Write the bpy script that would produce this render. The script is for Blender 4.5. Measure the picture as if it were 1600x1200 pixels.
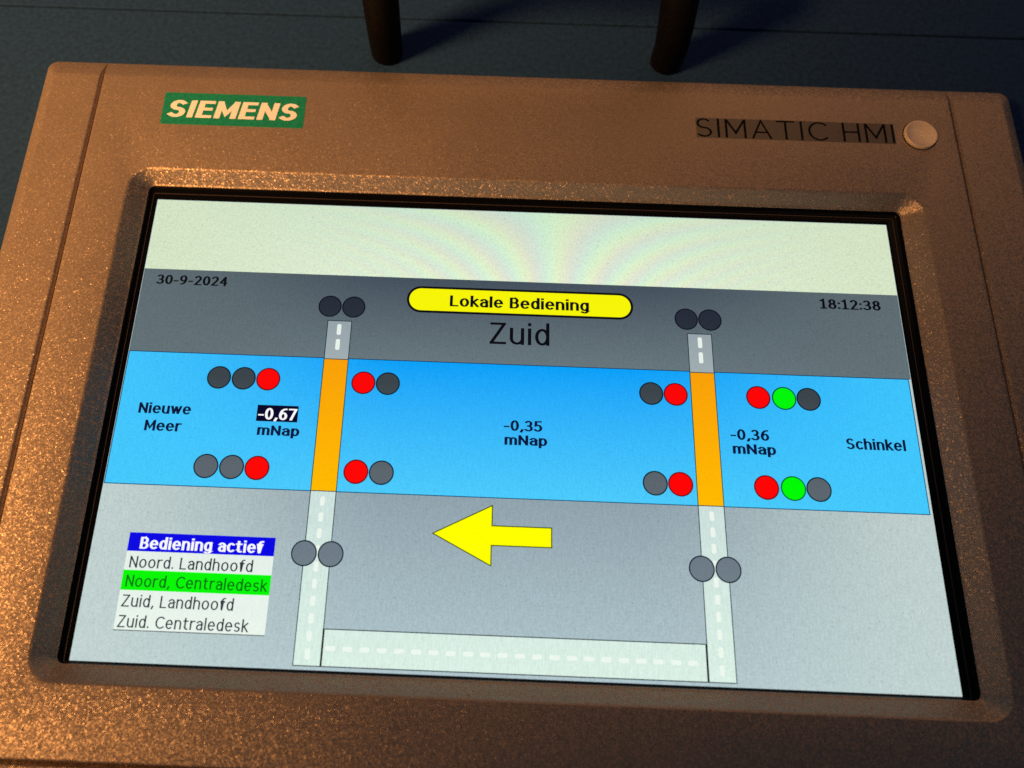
import bpy, bmesh, math
from mathutils import Matrix, Vector

sc = bpy.context.scene
for o in list(bpy.data.objects):
    bpy.data.objects.remove(o, do_unlink=True)

MM = 0.001
LIFT = 3.0            # display surface lies 3 mm above the desk top (z = 0)

# ------------------------------------------------------------------ camera
cam_data = bpy.data.cameras.new('camera')
cam = bpy.data.objects.new('camera', cam_data)
sc.collection.objects.link(cam)
CC = (-9.719238, -42.333013, 140.592063)
CR = ((0.99925782, -0.03734302, 0.00945081),
      (0.03838371, 0.94463127, -0.32588104),
      (0.00324185, 0.32600194, 0.94536354))
cam.matrix_world = Matrix.Translation((CC[0]*MM, CC[1]*MM, (CC[2]+LIFT)*MM)) @ Matrix(CR).to_4x4()
cam_data.sensor_fit = 'HORIZONTAL'
cam_data.sensor_width = 36.0
cam_data.lens = 1204.92358569/1600*36.0
cam_data.shift_x = (800-718.69977)/1600
cam_data.shift_y = (607.66964-600)/1600
cam_data.clip_start = 0.005
cam_data.clip_end = 20.0
cam_data.dof.use_dof = True
cam_data.dof.focus_distance = 0.150
cam_data.dof.aperture_fstop = 14.0
sc.camera = cam

# ------------------------------------------------------------------ world and lights (indoors: a warm lamp, dim room)
w = bpy.data.worlds.new('World'); sc.world = w; w.use_nodes = True
bg = w.node_tree.nodes['Background']
bg.inputs['Color'].default_value = (0.16, 0.55, 1.0, 1)
bg.inputs['Strength'].default_value = 0.055

def aim(o, target):
    d = Vector(target)-o.location
    o.rotation_euler = d.to_track_quat('-Z', 'Y').to_euler()

WARM = (1.0, 0.475, 0.15)
ld = bpy.data.lights.new('desk_lamp', 'SPOT'); ld.energy = 35.0; ld.color = WARM
ld.shadow_soft_size = 0.08; ld.spot_size = math.radians(34.5); ld.spot_blend = 1.0  # cone shaped so its soft edge stands in for the phone's shadow
lamp = bpy.data.objects.new('desk_lamp', ld); sc.collection.objects.link(lamp)
lamp.location = (-0.47, -0.15, 0.40); aim(lamp, (-0.13, 0.085, 0))

ad = bpy.data.lights.new('wall_fill', 'AREA'); ad.energy = 2.35; ad.color = (1.0, 0.48, 0.19)  # unseen fill added for warm light off the wall beyond the panel
ad.shape = 'RECTANGLE'; ad.size = 1.5; ad.size_y = 0.9
room = bpy.data.objects.new('wall_fill', ad); sc.collection.objects.link(room)
room.location = (0.32, 1.0, 0.88); aim(room, (0, 0.03, 0))

# ------------------------------------------------------------------ colour management and render
sc.view_settings.view_transform = 'Standard'
sc.view_settings.look = 'None'
sc.view_settings.exposure = 0.0
sc.view_settings.gamma = 1.0
sc.view_settings.use_curve_mapping = False
sc.render.engine = 'CYCLES'
sc.cycles.use_denoising = False
sc.cycles.max_bounces = 6
sc.cycles.sample_clamp_indirect = 4.0

# ------------------------------------------------------------------ helpers
def lin(c):
    return tuple(((v/255)/12.92 if v/255 <= 0.04045 else ((v/255+0.055)/1.055)**2.4) for v in c)

def V(x, y, z=0.0):
    return (x*MM, y*MM, (z+LIFT)*MM)

def tag(o, label=None, cat=None, group=None, kind=None):
    if label: o['label'] = label
    if cat: o['category'] = cat
    if group: o['group'] = group
    if kind: o['kind'] = kind
    return o

def link(name, mesh, mat=None, parent=None, smooth=None):
    o = bpy.data.objects.new(name, mesh)
    sc.collection.objects.link(o)
    if mat is not None and not mesh.materials:
        mesh.materials.append(mat)
    if parent is not None:
        o.parent = parent
    if smooth is not None:
        for p in mesh.polygons: p.use_smooth = True
        mesh.set_sharp_from_angle(angle=math.radians(smooth))
    return o

def mesh_of(bm, name):
    bmesh.ops.recalc_face_normals(bm, faces=bm.faces)
    m = bpy.data.meshes.new(name); bm.to_mesh(m); bm.free()
    return m

def rrect(x0, x1, y0, y1, z, r, n=8):
    """outline of a rectangle; r = radius or (bl, br, tr, tl); always the same number of points"""
    if not isinstance(r, (tuple, list)): r = (r,)*4
    cs = ((x0, y0, r[0], 180), (x1, y0, r[1], 270), (x1, y1, r[2], 0), (x0, y1, r[3], 90))
    sg = ((1, 1), (-1, 1), (-1, -1), (1, -1))
    pts = []
    for (cx, cy, rr, a0), (sx, sy) in zip(cs, sg):
        rr = max(rr, 0.02)
        for k in range(n+1):
            a = math.radians(a0+90*k/n)
            pts.append((cx+sx*rr+rr*math.cos(a), cy+sy*rr+rr*math.sin(a), z))
    return pts

def loft(loops, cap_first=False, cap_last=False, closed=False):
    bm = bmesh.new()
    vs = [[bm.verts.new(V(*p)) for p in lp] for lp in loops]
    n = len(vs[0])
    pairs = list(zip(vs, vs[1:]))
    if closed: pairs.append((vs[-1], vs[0]))
    for a, b in pairs:
        for i in range(n):
            j = (i+1) % n
            bm.faces.new((a[i], a[j], b[j], b[i]))
    if cap_first: bm.faces.new(vs[0])
    if cap_last: bm.faces.new(vs[-1])
    return bm

# ------------------------------------------------------------------ materials
def new_mat(name):
    m = bpy.data.materials.new(name); m.use_nodes = True
    nt = m.node_tree
    return m, nt, nt.nodes['Principled BSDF']

def nd(nt, typ, **kw):
    n = nt.nodes.new(typ)
    for k, v in kw.items():
        if k.startswith('i_'):
            n.inputs[int(k[2:]) if k[2:].isdigit() else k[2:]].default_value = v
        else:
            setattr(n, k, v)
    return n

def noise(nt, coord, scale, detail=2.0, rough=0.5, vec=None):
    n = nt.nodes.new('ShaderNodeTexNoise')
    n.inputs['Scale'].default_value = scale
    n.inputs['Detail'].default_value = detail
    n.inputs['Roughness'].default_value = rough
    src = coord
    if vec is not None:
        mp = nt.nodes.new('ShaderNodeMapping')
        mp.inputs['Scale'].default_value = vec
        nt.links.new(coord, mp.inputs['Vector']); src = mp.outputs['Vector']
    nt.links.new(src, n.inputs['Vector'])
    return n

def paint_silver():
    """silver paint on finely grained plastic: every flake has its own tilt and so its own glint"""
    m, nt, b = new_mat('silver grained paint')
    L = nt.links.new
    tc = nt.nodes.new('ShaderNodeTexCoord'); co = tc.outputs['Object']
    geo = nt.nodes.new('ShaderNodeNewGeometry')
    warp = noise(nt, co, 1500, 1)
    wv = nd(nt, 'ShaderNodeVectorMath', operation='MULTIPLY_ADD'); wv.inputs[1].default_value = (0.0002,)*3
    L(warp.outputs['Color'], wv.inputs[0]); L(co, wv.inputs[2])
    vor = nt.nodes.new('ShaderNodeTexVoronoi'); vor.inputs['Scale'].default_value = 4000
    L(wv.outputs[0], vor.inputs['Vector'])
    sep = nt.nodes.new('ShaderNodeSeparateColor'); L(vor.outputs['Color'], sep.inputs['Color'])
    ramp = nt.nodes.new('ShaderNodeValToRGB')
    ramp.color_ramp.elements[0].color = (0.36, 0.275, 0.205, 1)
    ramp.color_ramp.elements[1].color = (0.46, 0.355, 0.27, 1)
    L(sep.outputs[2], ramp.inputs['Fac'])
    L(ramp.outputs['Color'], b.inputs['Base Color'])
    b.inputs['Metallic'].default_value = 0.72
    mr = nd(nt, 'ShaderNodeMapRange'); L(sep.outputs[1], mr.inputs['Value'])
    mr.inputs['To Min'].default_value = 0.42; mr.inputs['To Max'].default_value = 0.58
    sm = noise(nt, co, 45, 4, 0.6)
    sr = nd(nt, 'ShaderNodeMath', operation='MULTIPLY_ADD'); L(sm.outputs['Fac'], sr.inputs[0]); sr.inputs[1].default_value = 0.16
    so = nd(nt, 'ShaderNodeMath', operation='SUBTRACT'); L(mr.outputs[0], so.inputs[0]); so.inputs[1].default_value = 0.08
    L(so.outputs[0], sr.inputs[2]); L(sr.outputs[0], b.inputs['Roughness'])
    n1 = noise(nt, co, 1500, 2, 0.6)
    bump = nt.nodes.new('ShaderNodeBump'); bump.inputs['Strength'].default_value = 1.0
    bump.inputs['Distance'].default_value = 0.00003
    L(n1.outputs['Fac'], bump.inputs['Height'])
    sb = nd(nt, 'ShaderNodeVectorMath', operation='SUBTRACT'); sb.inputs[1].default_value = (0.5, 0.5, 0.5)
    L(vor.outputs['Color'], sb.inputs[0])
    ma = nd(nt, 'ShaderNodeVectorMath', operation='MULTIPLY_ADD'); pw = nd(nt, 'ShaderNodeMath', operation='POWER'); L(sep.outputs[2], pw.inputs[0]); pw.inputs[1].default_value = 5.0
    pm = nd(nt, 'ShaderNodeMath', operation='MULTIPLY_ADD'); L(pw.outputs[0], pm.inputs[0]); pm.inputs[1].default_value = 0.6; pm.inputs[2].default_value = FLAKE
    L(pm.outputs[0], ma.inputs[1])
    L(sb.outputs[0], ma.inputs[0]); L(bump.outputs['Normal'], ma.inputs[2])
    no = nd(nt, 'ShaderNodeVectorMath', operation='NORMALIZE'); L(ma.outputs[0], no.inputs[0])
    L(no.outputs[0], b.inputs['Normal'])
    return m
FLAKE = 0.21

def plain(name, col, rough=0.5, metallic=0.0, spec=0.5, grain=0.0, gscale=900, bump=0.0):
    m, nt, b = new_mat(name)
    b.inputs['Base Color'].default_value = (*col, 1)
    b.inputs['Roughness'].default_value = rough
    b.inputs['Metallic'].default_value = metallic
    b.inputs['Specular IOR Level'].default_value = spec
    if grain or bump:
        tc = nt.nodes.new('ShaderNodeTexCoord')
        n = noise(nt, tc.outputs['Object'], gscale, 4, 0.65)
        if grain:
            mr = nd(nt, 'ShaderNodeMapRange'); nt.links.new(n.outputs['Fac'], mr.inputs['Value'])
            mr.inputs['From Min'].default_value = 0.3; mr.inputs['From Max'].default_value = 0.7
            mr.inputs['To Min'].default_value = 1-grain; mr.inputs['To Max'].default_value = 1+grain
            vm = nd(nt, 'ShaderNodeVectorMath', operation='SCALE')
            vm.inputs[0].default_value = col; nt.links.new(mr.outputs[0], vm.inputs['Scale'])
            nt.links.new(vm.outputs[0], b.inputs['Base Color'])
        if bump:
            bp = nt.nodes.new('ShaderNodeBump'); bp.inputs['Distance'].default_value = bump
            nt.links.new(n.outputs['Fac'], bp.inputs['Height']); nt.links.new(bp.outputs['Normal'], b.inputs['Normal'])
    return m

SILVER = paint_silver()
DESK = plain('dark blue grey desk laminate', (0.014, 0.043, 0.120), 0.8, 0, 0.12, 0.30, 900, 0.00002)
GAP = plain('dark gap', (0.004, 0.004, 0.005), 0.8)
RUBBER = plain('black rubber seal', (0.003, 0.003, 0.003), 0.22, 0, 0.12)
HANDLE = plain('black handle coating', (0.0025, 0.002, 0.002), 0.55, 0, 0.15, 0.3, 800, 0.00008)
GREEN = plain('green print', (0.006, 0.230, 0.150), 0.6, 0.0, 0.25, 0.30, 2200, 0.00004)
CREAM = plain('off white print', (0.88, 0.90, 0.92), 0.5, 0.0, 0.4, 0.04, 1500)
FOIL = plain('grey label foil', (0.125, 0.110, 0.105), 0.6, 0.0, 0.25, 0.15, 2000)
BLACKP = plain('black print', (0.003, 0.003, 0.003), 0.6, 0, 0.08)
CAPM = plain('pale silver cap', (0.90, 0.72, 0.52), 0.45, 0.1, 0.5, 0.10, 900)

SCREEN_REF = []      # the display object; its space drives the emitted picture
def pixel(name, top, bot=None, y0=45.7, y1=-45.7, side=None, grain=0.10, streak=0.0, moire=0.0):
    """emitting display colour: sRGB at the top (y0, mm) running to bot (y1), towards side at the far left and right; puts the viewing-angle fade into the colour"""
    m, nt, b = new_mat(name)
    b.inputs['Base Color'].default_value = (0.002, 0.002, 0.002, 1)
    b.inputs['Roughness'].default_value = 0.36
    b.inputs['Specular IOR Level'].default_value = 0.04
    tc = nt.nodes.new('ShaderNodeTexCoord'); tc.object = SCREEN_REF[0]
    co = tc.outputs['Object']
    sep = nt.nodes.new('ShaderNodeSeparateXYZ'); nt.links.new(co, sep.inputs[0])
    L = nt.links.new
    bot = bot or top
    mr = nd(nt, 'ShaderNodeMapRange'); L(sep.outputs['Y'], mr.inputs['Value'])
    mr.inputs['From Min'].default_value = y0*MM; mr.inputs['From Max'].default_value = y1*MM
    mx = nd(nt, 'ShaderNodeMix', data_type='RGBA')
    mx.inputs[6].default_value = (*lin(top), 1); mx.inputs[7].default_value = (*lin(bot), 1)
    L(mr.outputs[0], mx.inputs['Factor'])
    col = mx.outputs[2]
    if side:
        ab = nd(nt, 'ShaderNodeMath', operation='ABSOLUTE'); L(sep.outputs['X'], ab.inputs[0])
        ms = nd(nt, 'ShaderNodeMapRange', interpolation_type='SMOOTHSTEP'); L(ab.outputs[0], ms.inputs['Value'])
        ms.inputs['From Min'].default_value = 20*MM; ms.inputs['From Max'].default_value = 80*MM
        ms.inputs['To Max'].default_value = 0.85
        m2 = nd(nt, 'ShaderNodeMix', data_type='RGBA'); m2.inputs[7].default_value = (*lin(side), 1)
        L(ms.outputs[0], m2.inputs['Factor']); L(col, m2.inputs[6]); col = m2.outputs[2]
    # sparkle of the anti-glare film
    n = noise(nt, co, 2600, 2, 0.7)
    g = nd(nt, 'ShaderNodeMapRange'); L(n.outputs['Fac'], g.inputs['Value'])
    g.inputs['From Min'].default_value = 0.25; g.inputs['From Max'].default_value = 0.75
    g.inputs['To Min'].default_value = 1-grain; g.inputs['To Max'].default_value = 1+grain
    fac = g.outputs[0]
    vs = nt.nodes.new('ShaderNodeTexVoronoi'); vs.inputs['Scale'].default_value = 620; L(co, vs.inputs['Vector'])
    sp = nd(nt, 'ShaderNodeMapRange'); L(vs.outputs['Distance'], sp.inputs['Value'])
    sp.inputs['From Min'].default_value = 0.05; sp.inputs['From Max'].default_value = 0.16
    sp.inputs['To Min'].default_value = 1-1.3*grain; sp.inputs['To Max'].default_value = 1.0
    sm = nd(nt, 'ShaderNodeMath', operation='MULTIPLY'); L(fac, sm.inputs[0]); L(sp.outputs[0], sm.inputs[1])
    fac = sm.outputs[0]
    if streak:
        ns = noise(nt, co, 1.0, 2, 0.6, vec=(3600, 420, 1))
        gs = nd(nt, 'ShaderNodeMapRange'); L(ns.outputs['Fac'], gs.inputs['Value'])
        gs.inputs['From Min'].default_value = 0.25; gs.inputs['From Max'].default_value = 0.75
        gs.inputs['To Min'].default_value = 1-streak; gs.inputs['To Max'].default_value = 1+streak
        mu = nd(nt, 'ShaderNodeMath', operation='MULTIPLY'); L(fac, mu.inputs[0]); L(gs.outputs[0], mu.inputs[1])
        fac = mu.outputs[0]
    sc_ = nd(nt, 'ShaderNodeVectorMath', operation='SCALE'); L(col, sc_.inputs[0]); L(fac, sc_.inputs['Scale'])
    col = sc_.outputs[0]
    if moire:
        # camera moire painted into the emitted colour: phase = k * (x - 7) * (49 - y), fading sideways
        def math_(op, a, bb=None):
            q = nd(nt, 'ShaderNodeMath', operation=op)
            for i, s in enumerate((a, bb)):
                if s is None: continue
                if isinstance(s, (int, float)): q.inputs[i].default_value = s
                else: L(s, q.inputs[i])
            return q.outputs[0]
        u = math_('MULTIPLY', math_('SUBTRACT', sep.outputs['X'], 0.007), 1000)
        h = math_('MULTIPLY', math_('SUBTRACT', 0.050, sep.outputs['Y']), 1000)
        ph = math_('MULTIPLY', math_('MULTIPLY', u, h), 0.050)
        fade = math_('POWER', 2.718, math_('MULTIPLY', math_('MULTIPLY', u, u), -1/1300))
        amp = math_('MULTIPLY', fade, moire)
        ch = [math_('ADD', math_('MULTIPLY', math_('SINE', math_('ADD', ph, s)), amp), 1.0) for s in (0.0, 1.7, 3.6)]
        cb = nt.nodes.new('ShaderNodeCombineXYZ')
        for i in range(3): L(ch[i], cb.inputs[i])
        vm = nd(nt, 'ShaderNodeVectorMath', operation='MULTIPLY'); L(col, vm.inputs[0]); L(cb.outputs[0], vm.inputs[1])
        col = vm.outputs[0]
    L(col, b.inputs['Emission Color'])
    b.inputs['Emission Strength'].default_value = 1.0
    return m

# ------------------------------------------------------------------ setting: the desk top, two plates with a narrow joint
def slab(x0, x1, y0, y1, zt, zb, bev, r=0.3):
    return loft([rrect(x0, x1, y0, y1, zb, r, 2), rrect(x0, x1, y0, y1, zt-bev, r, 2),
                 rrect(x0+bev, x1-bev, y0+bev, y1-bev, zt, r, 2)], True, True)

desk = link('desk', mesh_of(slab(-480, 480, -320, 420, -3-6, -3-24, 1), 'desk'), GAP)
tag(desk, kind='structure')
link('desk_plate', mesh_of(slab(-480, 480, -320, 98.75, -3, -9.01, 0.12), 'desk_plate'), DESK, desk)
link('desk_plate', mesh_of(slab(-480, 480, 99.35, 420, -3, -9.01, 0.12), 'desk_plate'), DESK, desk)

# ------------------------------------------------------------------ the operator panel
panel = bpy.data.objects.new('operator_panel', None)
sc.collection.objects.link(panel)
panel.empty_display_size = 0.02
tag(panel, 'silver touch screen operator panel with lit canal lock diagram, mounted on the dark desk', 'control panel')

# front frame with the sloped recess around the display
X0, X1, Y0, Y1 = -104.7, 105.8, -77.6, 78.4
GA, GB = -91.65, 92.1            # grooves between frame and side strips
YB = -61.2                       # joint above the lower strip
FZ = 4.0                         # front plane of the frame
EDGE = ((0, -3.0), (0, 2.2), (0.3, 2.8), (0.9, 3.1), (3.9, 3.90), (4.3, 3.985), (4.7, 4.0))     # chamfered outer edge: inset, height
GRV = (0, 0, 0, 0.1, 0.45, 0.65, 0.85)                                                           # inset along the grooves
def frame_mesh():
    outer = []
    for (ins, z), gi in zip(EDGE, GRV):
        zz = z
        outer.append(rrect(GA+gi, GB-gi, YB+gi*0.8, Y1-ins, zz, 0.05))
    inner = [rrect(-81.55, 82.65, -49.55, 51.05, 4.0, 4.9),
             rrect(-81.3, 82.4, -49.3, 50.8, 3.94, 4.7),
             rrect(-81.0, 82.1, -49.0, 50.5, 3.70, 4.4),
             rrect(-78.65, 79.5, -46.85, 49.05, 1.05, 1.9),
             rrect(-78.4, 79.28, -46.5, 48.8, 0.82, 1.6),
             rrect(-78.25, 79.15, -46.35, 48.65, 0.75, 1.4),
             rrect(-78.20, 79.10, -46.30, 48.60, 0.66, 1.3),
             rrect(-78.20, 79.10, -46.30, 48.60, -1.0, 1.3)]
    return loft(outer+inner)
frame = link('frame', mesh_of(frame_mesh(), 'frame'), SILVER, panel, 32)

def strip_mesh(sgn):
    r = (2.2, .05, .05, 2.2) if sgn < 0 else (.05, 2.2, 2.2, .05)
    loops = []
    for (ins, z), gi in zip(EDGE, GRV):
        rr = tuple(max(q-ins*.4, .05) for q in r); ix = ins*0.62
        if sgn < 0: loops.append(rrect(X0+ix, GA-gi, Y0+ins, Y1-ins, z, rr))
        else: loops.append(rrect(GB+gi, X1-ix, Y0+ins, Y1-ins, z, rr))
    return loft(loops, True, True)
for s in (-1, 1):
    link('side_strip', mesh_of(strip_mesh(s), 'side_strip'), SILVER, panel, 32)

def lower_mesh():
    return loft([rrect(GA+gi, GB-gi, Y0+ins, YB-gi*1.6, z-(0.75 if z > 2 else 0), .05) for (ins, z), gi in zip(EDGE, GRV)], True, True)
link('lower_strip', mesh_of(lower_mesh(), 'lower_strip'), SILVER, panel, 32)

# black seal between frame and display
seal = link('seal', mesh_of(loft([
    rrect(-78.35, 79.25, -46.4, 48.7, -0.9, 1.0), rrect(-78.19, 79.09, -46.29, 48.59, 0.58, 1.2),
    rrect(-78.1, 79.0, -46.25, 48.5, 0.62, 1.1), rrect(-77.9, 78.75, -46.2, 48.25, 0.52, 1.0),
    rrect(-77.7, 78.5, -46.15, 48.0, 0.18, 0.9), rrect(-77.2, 77.7, -46.1, 47.3, 0.12, 0.5),
    rrect(-77.0, 77.4, -46.05, 47.05, 0.08, 0.4), rrect(-76.8, 77.05, -45.97, 46.75, 0.06, 0.3), rrect(-76.5, 76.5, -45.9, 46.0, 0.04, 0.2),
    rrect(-76.3, 76.3, -45.85, 45.8, -0.02, 0.1), rrect(-76.3, 76.3, -45.85, 45.8, -0.9, 0.1)], closed=True), 'seal'), RUBBER, panel, 40)
# raised edge of the touch foil, a thin line all round inside the seal
link('foil_edge', mesh_of(loft([rrect(-77.22, 77.72, -46.08, 47.22, 0.05, 0.4), rrect(-77.20, 77.70, -46.07, 47.20, 0.22, 0.4),
    rrect(-77.10, 77.58, -46.04, 47.08, 0.22, 0.4), rrect(-77.08, 77.56, -46.03, 47.06, 0.05, 0.4)], closed=True), 'foil_edge'),
    plain('touch foil edge', (0.05, 0.035, 0.032), 0.3, 0, 0.5), seal, 40)

# ---- display: a slab whose front emits the picture; every drawn shape lies on it
screen_mesh = mesh_of(loft([rrect(-76.28, 76.28, -45.78, 45.78, -0.9, .05, 1), rrect(-76.28, 76.28, -45.78, 45.78, 0, .05, 1)], True, True), 'screen')
screen = link('screen', screen_mesh, None, panel)
SCREEN_REF.append(screen)
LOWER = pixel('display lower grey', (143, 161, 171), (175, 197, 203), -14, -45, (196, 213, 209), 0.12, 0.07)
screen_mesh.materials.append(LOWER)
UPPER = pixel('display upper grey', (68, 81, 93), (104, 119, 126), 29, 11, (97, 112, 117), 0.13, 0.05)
HEAD = pixel('display white header', (207, 227, 201), (222, 237, 211), 45, 30, (211, 226, 194), 0.13, 0.0, 0.07)
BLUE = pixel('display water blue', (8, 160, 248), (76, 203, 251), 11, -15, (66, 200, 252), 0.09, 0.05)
ROADT = pixel('display road upper', (150, 164, 170), (160, 174, 178), 19, 11, None, 0.06)
ROADB = pixel('display road lower', (204, 224, 220), (218, 240, 228), -15, -45, None, 0.07, 0.08)
DASH = pixel('display road dash', (232, 240, 234), (238, 249, 238), 19, -45, None, 0.05)
ORANGE = pixel('display bridge orange', (248, 160, 8), (255, 186, 0), 11, -15, None, 0.05)
LINE = pixel('display dark line', (16, 30, 44), (40, 56, 62), 30, -45, None, 0.05)
LINEB = pixel('display blue edge line', (10, 60, 100), (14, 84, 124), 11, -15, None, 0.05)
DOTT = pixel('display dark lamp', (36, 44, 57), (40, 48, 60), 24, 20, None, 0.08)  # grey lamps at three heights, viewing-angle fade put into their colours
DOTM = pixel('display grey lamp', (58, 68, 74), (92, 102, 110), 7, -11, None, 0.08)
DOTB = pixel('display pale grey lamp', (108, 122, 134), (112, 126, 136), -24, -28, None, 0.08)
RIMT = pixel('display lamp rim', (8, 14, 26), (24, 40, 56), 24, -28, None, 0.03)
RED = pixel('display red lamp', (252, 4, 6), (255, 4, 4), 7, -11, None, 0.02)
RIMR = pixel('display red lamp rim', (70, 8, 24), (96, 6, 14), 7, -11, None, 0.02)
LIME = pixel('display green lamp', (0, 246, 10), (0, 250, 4), 7, -11, None, 0.02)
RIMG = pixel('display green lamp rim', (4, 78, 40), (4, 108, 30), 7, -11, None, 0.02)
YELLOW = pixel('display yellow', (246, 244, 6), (255, 255, 0), 27, -24, None, 0.03)
RIMY = pixel('display arrow rim', (70, 84, 10), (80, 92, 6), -16, -27, None, 0.02)
INK = pixel('display black text', (6, 9, 18), (12, 16, 24), 27, -45, None, 0.0)
INKB = pixel('display navy text', (6, 16, 52), (8, 24, 64), 2, -6, None, 0.0)
NAVY = pixel('display selected field', (4, 4, 40), None, grain=0.03)
INKT = pixel('display table text', (44, 54, 64), (50, 58, 66), -27, -41, None, 0.0)
INKG = pixel('display table text on green', (8, 104, 20), None, grain=0.0)
TBLUE = pixel('display table blue', (4, 6, 226), None, grain=0.03)
TWHITE = pixel('display table white', (228, 240, 232), (234, 246, 236), -27, -41, None, 0.05, 0.03)
TGREEN = pixel('display table green', (2, 246, 6), None, grain=0.02)
PURE = pixel('display white text', (250, 250, 255), None, grain=0.0)

LAY = 0.012
def poly(name, pts, layer, mat, parent=None):
    bm = bmesh.new()
    bm.faces.new([bm.verts.new(V(x, y, layer*LAY)) for x, y in pts])
    me = bpy.data.meshes.new(name); bm.to_mesh(me); bm.free()
    if me.polygons[0].normal.z < 0: me.flip_normals()
    return link(name, me, mat, parent or screen)

def rect(name, x0, x1, y0, y1, layer, mat, parent=None):
    return poly(name, [(x0, y0), (x1, y0), (x1, y1), (x0, y1)], layer, mat, parent)

def outline(name, pts, wd, layer, mat, parent=None, closed=True):
    """drawn line of width wd along pts"""
    bm = bmesh.new()
    n = len(pts)
    for i in range(n if closed else n-1):
        a = Vector(pts[i]); b = Vector(pts[(i+1) % n]); d = (b-a).normalized(); p = Vector((-d.y, d.x))*wd/2
        a2 = a-d*wd/2; b2 = b+d*wd/2
        bm.faces.new([bm.verts.new(V(q.x, q.y, layer*LAY+i*0.0006)) for q in (a2-p, b2-p, b2+p, a2+p)])
    me = bpy.data.meshes.new(name); bm.to_mesh(me); bm.free()
    return link(name, me, mat, parent or screen)

# backgrounds
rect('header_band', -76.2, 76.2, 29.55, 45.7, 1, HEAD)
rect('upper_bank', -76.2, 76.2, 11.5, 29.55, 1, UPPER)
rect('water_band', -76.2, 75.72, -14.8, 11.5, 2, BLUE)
outline('water_outline', [(-76.1, -14.8), (75.72, -14.8), (75.72, 11.5), (-76.1, 11.5)], 0.17, 3, LINEB)

# roads and bridges
def road(x0, x1):
    rect('road', x0, x1, 11.3, 19.45, 4, ROADT)
    outline('road_outline', [(x0, 11.3), (x0, 19.45), (x1, 19.45), (x1, 11.3)], 0.16, 5, LINE)
    rect('bridge_deck', x0, x1, -14.76, 11.3, 4, ORANGE)
    outline('bridge_outline', [(x0, -14.76), (x0, 11.3), (x1, 11.3), (x1, -14.76)], 0.16, 5, LINE)
    rect('road', x0, x1, -45.12, -14.76, 4, ROADB)
    outline('road_outline', [(x1, -14.76), (x1, -45.12), (x0, -45.12), (x0, -14.76)], 0.16, 5, LINE, closed=False)
    xc = (x0+x1)/2
    for y in (18.75, 15.55):
        poly('road_dash', [p[:2] for p in rrect(xc-.42, xc+.42, y-2.3, y, 0, .3, 4)], 6, DASH)
    y = -15.75
    while y > -44.5:
        poly('road_dash', [p[:2] for p in rrect(xc-.42, xc+.42, max(y-1.75, -45), y, 0, .3, 4)], 6, DASH)
        y -= 2.95
road(-37.87, -33.15)
road(33.4, 38.12)
rect('road', -33.12, 33.3, -45.12, -38.97, 4, ROADB)
outline('road_outline', [(-33.12, -38.97), (33.3, -38.97)], 0.17, 5, LINE, closed=False)
outline('road_outline', [(-33.12, -45.12), (33.3, -45.12)], 0.17, 5, LINE, closed=False)
rect('road_joint', -33.26, -32.92, -45.1, -38.97, 7, INK)
rect('road_joint', 33.12, 33.46, -45.1, -38.97, 7, INK)
x = -32.6
while x < 32.6:
    poly('road_dash', [p[:2] for p in rrect(x, min(x+1.75, 33.1), -42.55, -41.75, 0, .3, 4)], 6, DASH)
    x += 2.98

# round signal lamps drawn on the display: one rim and one face mesh, shared
def disc(name, r, layer, n=40):
    bm = bmesh.new()
    bm.faces.new([bm.verts.new((r*math.cos(a)*MM, r*math.sin(a)*MM, 0)) for a in [2*math.pi*k/n for k in range(n)]])
    me = bpy.data.meshes.new(name); bm.to_mesh(me); bm.free(); return me
disc_cache = {}
def signal(x, y, face, rim):
    for nm, r, lay, mt in (('signal_rim', 2.33, 8, rim), ('signal_dot', 2.09, 9, face)):
        key = (nm, mt.name)
        if key not in disc_cache:
            disc_cache[key] = disc(nm, r, lay)
        o = link(nm, disc_cache[key], mt, screen)
        o.location = V(x, y, lay*LAY)
G, R_, E_ = (DOTM, RIMT), (RED, RIMR), (LIME, RIMG)
for y in (6.63, -10.92):
    for x, k in ((-57.8, G), (-53.0, G), (-48.25, R_), (-29.82, R_), (-25.08, G), (25.7, G), (30.4, R_), (46.24, R_), (51.2, E_), (55.9, G)):
        signal(x, y, *k)
for x in (-37.75, -33.0, 33.33, 38.03): signal(x, 22.56, DOTT, RIMT)
for x in (-37.9, -33.1, 33.33, 38.08): signal(x, -26.14, DOTB, RIMT)

# pill-shaped title field
def pill(name, x0, x1, y0, y1, layer, mat):
    return poly(name, [p[:2] for p in rrect(x0, x1, y0, y1, 0, (y1-y0)/2-.02, 12)], layer, mat)
pill('title_outline', -22.5, 22.85, 21.93, 27.72, 8, INK)
pill('title_field', -22.02, 22.37, 22.41, 27.24, 9, YELLOW)

# arrow
AR = [(-15.0, -21.7), (-4.3, -16.25), (-4.3, -19.95), (6.52, -19.95), (6.52, -23.48), (-4.35, -23.48), (-4.35, -27.1)]
poly('flow_arrow', AR, 8, YELLOW)
outline('arrow_outline', AR, 0.2, 9, RIMY)

# table
TX0, TX1 = -69.66, -43.25
rect('table_header', TX0, TX1, -26.94, -23.63, 8, TBLUE)
rect('table_row', TX0, TX1, -30.26, -26.94, 8, TWHITE)
rect('table_row', TX0, TX1, -33.73, -30.26, 8, TGREEN)
rect('table_row', TX0, TX1, -37.08, -33.73, 8, TWHITE)
rect('table_row', TX0, TX1, -40.42, -37.08, 8, TWHITE)
rect('table_edge', TX0, TX1, -40.56, -40.42, 8, INKT)
rect('value_field', -49.6, -41.75, -1.85, 1.38, 8, NAVY)

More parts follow.
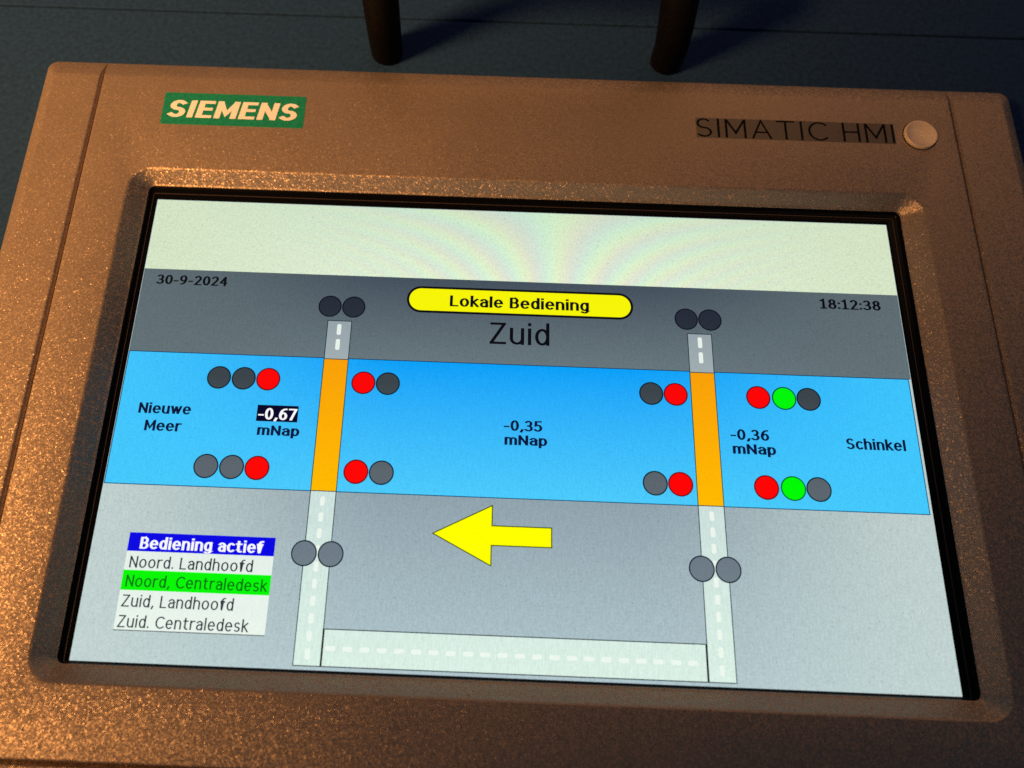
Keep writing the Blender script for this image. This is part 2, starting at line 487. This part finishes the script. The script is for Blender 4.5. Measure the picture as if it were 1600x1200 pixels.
# lettering: a plain sans serif drawn with a pen, as strokes with square ends (capital height 1)
def A(cx, cy, rx, ry, a0, a1, n=None):
    n = n or max(5, int(abs(a1-a0)/15))
    return [(cx+rx*math.cos(math.radians(a0+(a1-a0)*k/n)), cy+ry*math.sin(math.radians(a0+(a1-a0)*k/n))) for k in range(n+1)]
def ring(cx, cy, rx, ry): return A(cx, cy, rx, ry, 0, 360, 24)
GL = {
 ' ': (.12, []), '-': (.28, [[(0, .37), (.28, .37)]]), ',': (.08, [[(.08, .07), (.0, -.15)]]), '.': (.02, [[(.01, .02), (.01, .06)]]),
 ':': (.02, [[(.01, .04), (.01, .08)], [(.01, .6), (.01, .64)]]),
 '0': (.54, [ring(.27, .5, .27, .5)]), '1': (.45, [[(.03, .86), (.24, 1), (.24, 0)], [(.03, 0), (.45, 0)]]),
 '2': (.54, [A(.26, .73, .25, .27, 155, -35)+[(.02, 0), (.54, 0)]]),
 '3': (.52, [A(.23, .75, .24, .25, 145, -90), A(.23, .25, .29, .25, 90, -145)]),
 '4': (.58, [[(.43, 0), (.43, 1)], [(.39, .96), (.03, .32)], [(0, .3), (.58, .3)]]),
 '5': (.52, [[(.48, 1), (.06, 1), (.04, .56)]+A(.23, .31, .29, .31, 115, -145)]),
 '6': (.54, [ring(.28, .31, .26, .31), A(.46, .38, .45, .62, 85, 180)]),
 '7': (.54, [[(0, 1), (.54, 1)], [(.52, .96), (.17, 0)]]),
 '8': (.54, [ring(.27, .76, .22, .24), ring(.27, .26, .27, .26)]),
 '9': (.54, [ring(.26, .69, .26, .31), A(.07, .62, .46, .62, 0, -85)]),
 'a': (.46, [[(.46, 0), (.46, .5)]+A(.22, .5, .24, .25, 0, 150), [(.46, .43), (.2, .43)]+A(.2, .215, .2, .215, 90, 270)+[(.3, .02), (.46, .14)]]),
 'c': (.46, [A(.27, .375, .27, .375, 48, 312)]), 'd': (.5, [ring(.25, .375, .25, .375), [(.5, 0), (.5, 1.05)]]),
 'e': (.54, [[(0, .39), (.54, .39)]+A(.27, .375, .27, .375, 3, 312)]),
 'f': (.34, [A(.33, .84, .2, .21, 80, 180)+[(.13, .84), (.13, 0)], [(0, .73), (.33, .73)]]),
 'g': (.5, [ring(.25, .375, .25, .375), [(.5, .75), (.5, -.04)]+A(.25, -.04, .25, .22, 0, -140)]),
 'h': (.5, [[(0, 0), (0, 1.05)], A(.25, .5, .25, .25, 180, 0)+[(.5, 0)]]),
 'i': (.02, [[(.01, 0), (.01, .75)], [(.01, .99), (.01, 1.03)]]), 'l': (.02, [[(.01, 0), (.01, 1.05)]]),
 'k': (.46, [[(0, 0), (0, 1.05)], [(.43, .75), (.05, .38)], [(.15, .46), (.47, 0)]]),
 'm': (.86, [[(0, 0), (0, .75)], A(.215, .52, .215, .23, 180, 0)+[(.43, 0)], A(.645, .52, .215, .23, 180, 0)+[(.86, 0)]]),
 'n': (.5, [[(0, 0), (0, .75)], A(.25, .5, .25, .25, 180, 0)+[(.5, 0)]]), 'o': (.56, [ring(.28, .375, .28, .375)]),
 'p': (.5, [[(0, -.26), (0, .75)], ring(.25, .375, .25, .375)]), 'r': (.3, [[(0, 0), (0, .75)], A(.28, .47, .28, .28, 180, 78)]),
 's': (.44, [A(.22, .56, .2, .19, 38, 270), A(.22, .185, .22, .185, 90, -142)]),
 't': (.36, [[(.13, .97), (.13, .2)]+A(.31, .2, .18, .2, 180, 285), [(0, .73), (.34, .73)]]),
 'u': (.5, [[(0, .75)]+A(.25, .25, .25, .25, 180, 360), [(.5, .75), (.5, 0)]]),
 'w': (.8, [[(0, .75), (.19, .03)], [(.21, .03), (.38, .7)], [(.42, .7), (.59, .03)], [(.61, .03), (.8, .75)]]),
 'A': (.74, [[(0, 0), (.37, 1), (.74, 0)], [(.13, .33), (.61, .33)]]),
 'B': (.55, [[(0, 0), (0, 1), (.28, 1)]+A(.28, .76, .22, .24, 90, -90)+[(0, .52)], [(.28, .52)]+A(.28, .26, .27, .26, 90, -90)+[(0, 0)]]),
 'C': (.68, [A(.42, .5, .42, .5, 48, 312)]), 'E': (.48, [[(.47, 1), (0, 1), (0, 0), (.48, 0)], [(0, .52), (.43, .52)]]),
 'H': (.62, [[(0, 0), (0, 1)], [(.62, 0), (.62, 1)], [(0, .52), (.62, .52)]]), 'I': (.02, [[(.01, 0), (.01, 1)]]),
 'L': (.48, [[(0, 1), (0, 0), (.48, 0)]]), 'M': (.78, [[(0, 0), (0, 1)], [(.04, .96), (.39, .24), (.74, .96)], [(.78, 1), (.78, 0)]]),
 'N': (.62, [[(0, 0), (0, 1)], [(.05, .94), (.57, .06)], [(.62, 0), (.62, 1)]]), 'S': (.56, [A(.28, .75, .25, .25, 38, 270), A(.28, .25, .28, .25, 90, -142)]),
 'T': (.66, [[(0, 1), (.66, 1)], [(.33, 1), (.33, 0)]]), 'Z': (.6, [[(.02, 1), (.58, 1)], [(.55, .96), (.03, .04)], [(0, 0), (.6, 0)]]),
}
def ribbon(bm, pts, wv, wh, z, place):
    closed = (Vector(pts[0])-Vector(pts[-1])).length < 1e-4
    P = [Vector(p) for p in (pts[:-1] if closed else pts)]
    n = len(P)
    if not closed:     # square ends
        for i, j in ((0, 1), (n-1, n-2)):
            d = (P[i]-P[j]).normalized()
            P[i] = P[i]+Vector((d.x*wv/2, d.y*wh/2))
    Lf, Rt = [], []
    Q = [Vector((p.x/wv, p.y/wh)) for p in P]          # in this space the pen is round
    for i in range(n):
        a = Q[i-1] if (i > 0 or closed) else None
        c = Q[(i+1) % n] if (i < n-1 or closed) else None
        d1 = (Q[i]-a).normalized() if a is not None else None
        d2 = (c-Q[i]).normalized() if c is not None else None
        d1 = d1 or d2; d2 = d2 or d1
        n1 = Vector((-d1.y, d1.x)); n2 = Vector((-d2.y, d2.x))
        mt = (n1+n2)
        mt = mt.normalized() if mt.length > 1e-4 else n1
        k = 0.5/max(mt.dot(n1), 0.42)
        Lf.append(Q[i]+mt*k); Rt.append(Q[i]-mt*k)
    back = lambda q: (q.x*wv, q.y*wh)
    lv = [bm.verts.new(place(*back(q), z)) for q in Lf]; rv = [bm.verts.new(place(*back(q), z)) for q in Rt]
    for i in range(n if closed else n-1):
        j = (i+1) % n
        bm.faces.new((rv[i], rv[j], lv[j], lv[i]))

def lettering(body, x0, x1, base, cap, layer, mat, wv=0.17, wh=0.12, shear=0.0, parent=None, z=None, clip=None, gap=0.2, name='lettering'):
    """flat print between x0 and x1 (mm) with the given baseline and capital height; wv, wh = pen width and height"""
    strokes = []; x = 0.0
    for ch in body:
        wd, st = GL[ch]
        strokes += [[(px+x, py) for px, py in q] for q in st]
        x += wd+wv+gap
    lo, hi = -wh/2, 1+wh/2
    xs = [px+shear*py for q in strokes for px, py in q]; a, b_ = min(xs)-wv/2, max(xs)+wv/2
    zz = layer*LAY if z is None else z
    def place(px, py, pz):
        px += shear*py
        return V(x0+(px-a)/(b_-a)*(x1-x0), base+(py-lo)/(hi-lo)*cap, pz)
    bm = bmesh.new()
    for i, q in enumerate(strokes):
        ribbon(bm, q, wv, wh, zz+(i % 5)*0.0012, place)
    if clip is not None:      # the field cuts the letters off below this line
        bmesh.ops.bisect_plane(bm, geom=bm.verts[:]+bm.edges[:]+bm.faces[:], plane_co=V(0, clip), plane_no=(0, -1, 0), clear_outer=True)
    me = bpy.data.meshes.new(name); bm.to_mesh(me); bm.free()
    return link(name, me, mat, parent or screen)

BO = dict(wv=0.25, wh=0.145, gap=0.10)
RG = dict(wv=0.155, wh=0.115, gap=0.16)
lettering('30-9-2024', -73.3, -58.9, 26.12, 2.1, 10, INK, **BO)
lettering('18:12:38', 60.35, 72.45, 25.95, 2.15, 10, INK, **BO)
lettering('Lokale Bediening', -13.85, 14.0, 23.5, 2.4, 10, INK, **BO)
lettering('Zuid', -5.7, 6.1, 15.72, 4.6, 10, INK, wv=0.15, wh=0.12, gap=0.16)
lettering('Nieuwe', -72.2, -62.2, -1.12, 2.1, 10, INKB, **BO)
lettering('Meer', -70.5, -63.5, -4.53, 2.1, 10, INKB, **BO)
lettering('-0,67', -49.3, -41.95, -1.5, 2.3, 10, PURE, **BO)
lettering('mNap', -49.1, -41.1, -4.58, 1.95, 10, INKB, **BO)
lettering('-0,35', -2.55, 4.75, -1.9, 2.1, 10, INKB, **BO)
lettering('mNap', -2.35, 5.7, -4.66, 1.95, 10, INKB, **BO)
lettering('-0,36', 40.3, 47.6, -1.98, 2.1, 10, INKB, **BO)
lettering('mNap', 40.55, 48.65, -4.7, 1.95, 10, INKB, **BO)
lettering('Schinkel', 62.05, 73.15, -2.98, 2.1, 10, INKB, **BO)
lettering('Bediening actief', -67.5, -45.25, -26.5, 2.1, 10, PURE, clip=-26.9, **BO)
lettering('Noord. Landhoofd', -68.8, -46.75, -29.86, 2.05, 10, INKT, **RG)
lettering('Noord, Centraledesk', -68.9, -43.8, -33.16, 2.05, 10, INKG, **RG)
lettering('Zuid, Landhoofd', -69.0, -49.3, -36.58, 2.05, 10, INKT, **RG)
lettering('Zuid. Centraledesk', -69.1, -46.25, -40.05, 2.05, 10, INKT, **RG)

# brand plate, product label and round cap on the frame
plate = link('brand_plate', mesh_of(slab(-77.05, -46.6, 61.75, 69.9, 4.05, 3.95, 0.03, 0.3), 'brand_plate'), GREEN, panel)
lettering('SIEMENS', -75.7, -48.2, 63.55, 4.4, 0, CREAM, 0.29, 0.2, 0.13, plate, 4.07, gap=0.12)
label = link('product_label', mesh_of(slab(36.75, 78.8, 62.95, 67.98, 4.04, 3.95, 0.02, 0.1), 'product_label'), FOIL, panel)
lettering('SIMATIC HMI', 36.9, 78.6, 63.1, 4.75, 0, BLACKP, 0.095, 0.09, 0.0, label, 4.055, gap=0.22)

def lathe(name, cx, cy, prof, mat, parent, n=48):
    loops = [[(cx+r*math.cos(2*math.pi*k/n), cy+r*math.sin(2*math.pi*k/n), z) for k in range(n)] for r, z in prof]
    return link(name, mesh_of(loft(loops, True, True), name), mat, parent, 50)
cap = lathe('round_cap', 84.05, 65.3, [(3.4, 3.2), (3.4, 4.55), (3.32, 4.68), (3.2, 4.72), (3.05, 4.66)]+[(3.05*k/8, 4.04+0.58*(k/8)**2) for k in range(7, 0, -1)]+[(0.02, 4.04)], CAPM, panel)
lathe('cap_rim', 84.05, 65.3, [(3.62, 3.9), (3.62, 4.03), (3.45, 4.05), (3.38, 3.95)], BLACKP, cap)

# ------------------------------------------------------------------ black pull handle behind the panel
handle = bpy.data.objects.new('pull_handle', None)
sc.collection.objects.link(handle)
handle.location = (0.001, 0.0884, 0)
tag(handle, 'black round bow handle standing on the desk behind the operator panel', 'handle')

def tube(name, path, mat, parent, n=28):
    """path of (x, y, z, radius) in mm, z above the desk"""
    bm = bmesh.new(); rings = []
    P = [Vector(p[:3]) for p in path]
    for i, p in enumerate(P):
        t = (P[min(i+1, len(P)-1)]-P[max(i-1, 0)]).normalized()
        sidev = Vector((0, 1, 0)); up = t.cross(sidev).normalized(); sd = up.cross(t).normalized()
        r = path[i][3]
        rings.append([bm.verts.new(tuple((p+(up*math.cos(a)+sd*math.sin(a))*r)*MM)) for a in [2*math.pi*k/n for k in range(n)]])
    for a, b_ in zip(rings, rings[1:]):
        for k in range(n):
            bm.faces.new((a[k], a[(k+1) % n], b_[(k+1) % n], b_[k]))
    bm.faces.new(rings[0]); bm.faces.new(rings[-1])
    o = link(name, mesh_of(bm, name), mat, parent, 50)
    return o
hx = handle.location
def leg(pts):
    base = pts[0]
    full = [(base[0], base[1], 0.0, base[3]-.55), (base[0], base[1], 0.35, base[3]-.1)]+pts
    return [(x-hx.x*1000, y-hx.y*1000, z, r) for x, y, z, r in full]
tube('leg', leg([(-31.1, 88.4, .9, 3.62), (-31.2, 88.4, 5, 3.72), (-31.2, 88.4, 11, 3.85), (-31.2, 88.4, 18, 3.9), (-31.0, 88.4, 24, 3.95)]), HANDLE, handle)
tube('leg', leg([(33.1, 88.4, .9, 3.62), (33.2, 88.4, 5, 3.72), (32.6, 88.4, 11, 3.85), (31.6, 88.4, 18, 3.9), (31.0, 88.4, 24, 3.95)]), HANDLE, handle)
arc = [(-31+9*(1-math.cos(a)), 88.4, 24+9*math.sin(a), 3.95) for a in [math.radians(q) for q in range(0, 91, 10)]]
arc += [(31-9*(1-math.cos(a)), 88.4, 24+9*math.sin(a), 3.95) for a in [math.radians(q) for q in range(90, -1, -10)]]
tube('grip', [(x-hx.x*1000, y-hx.y*1000, z, r) for x, y, z, r in arc], HANDLE, handle)
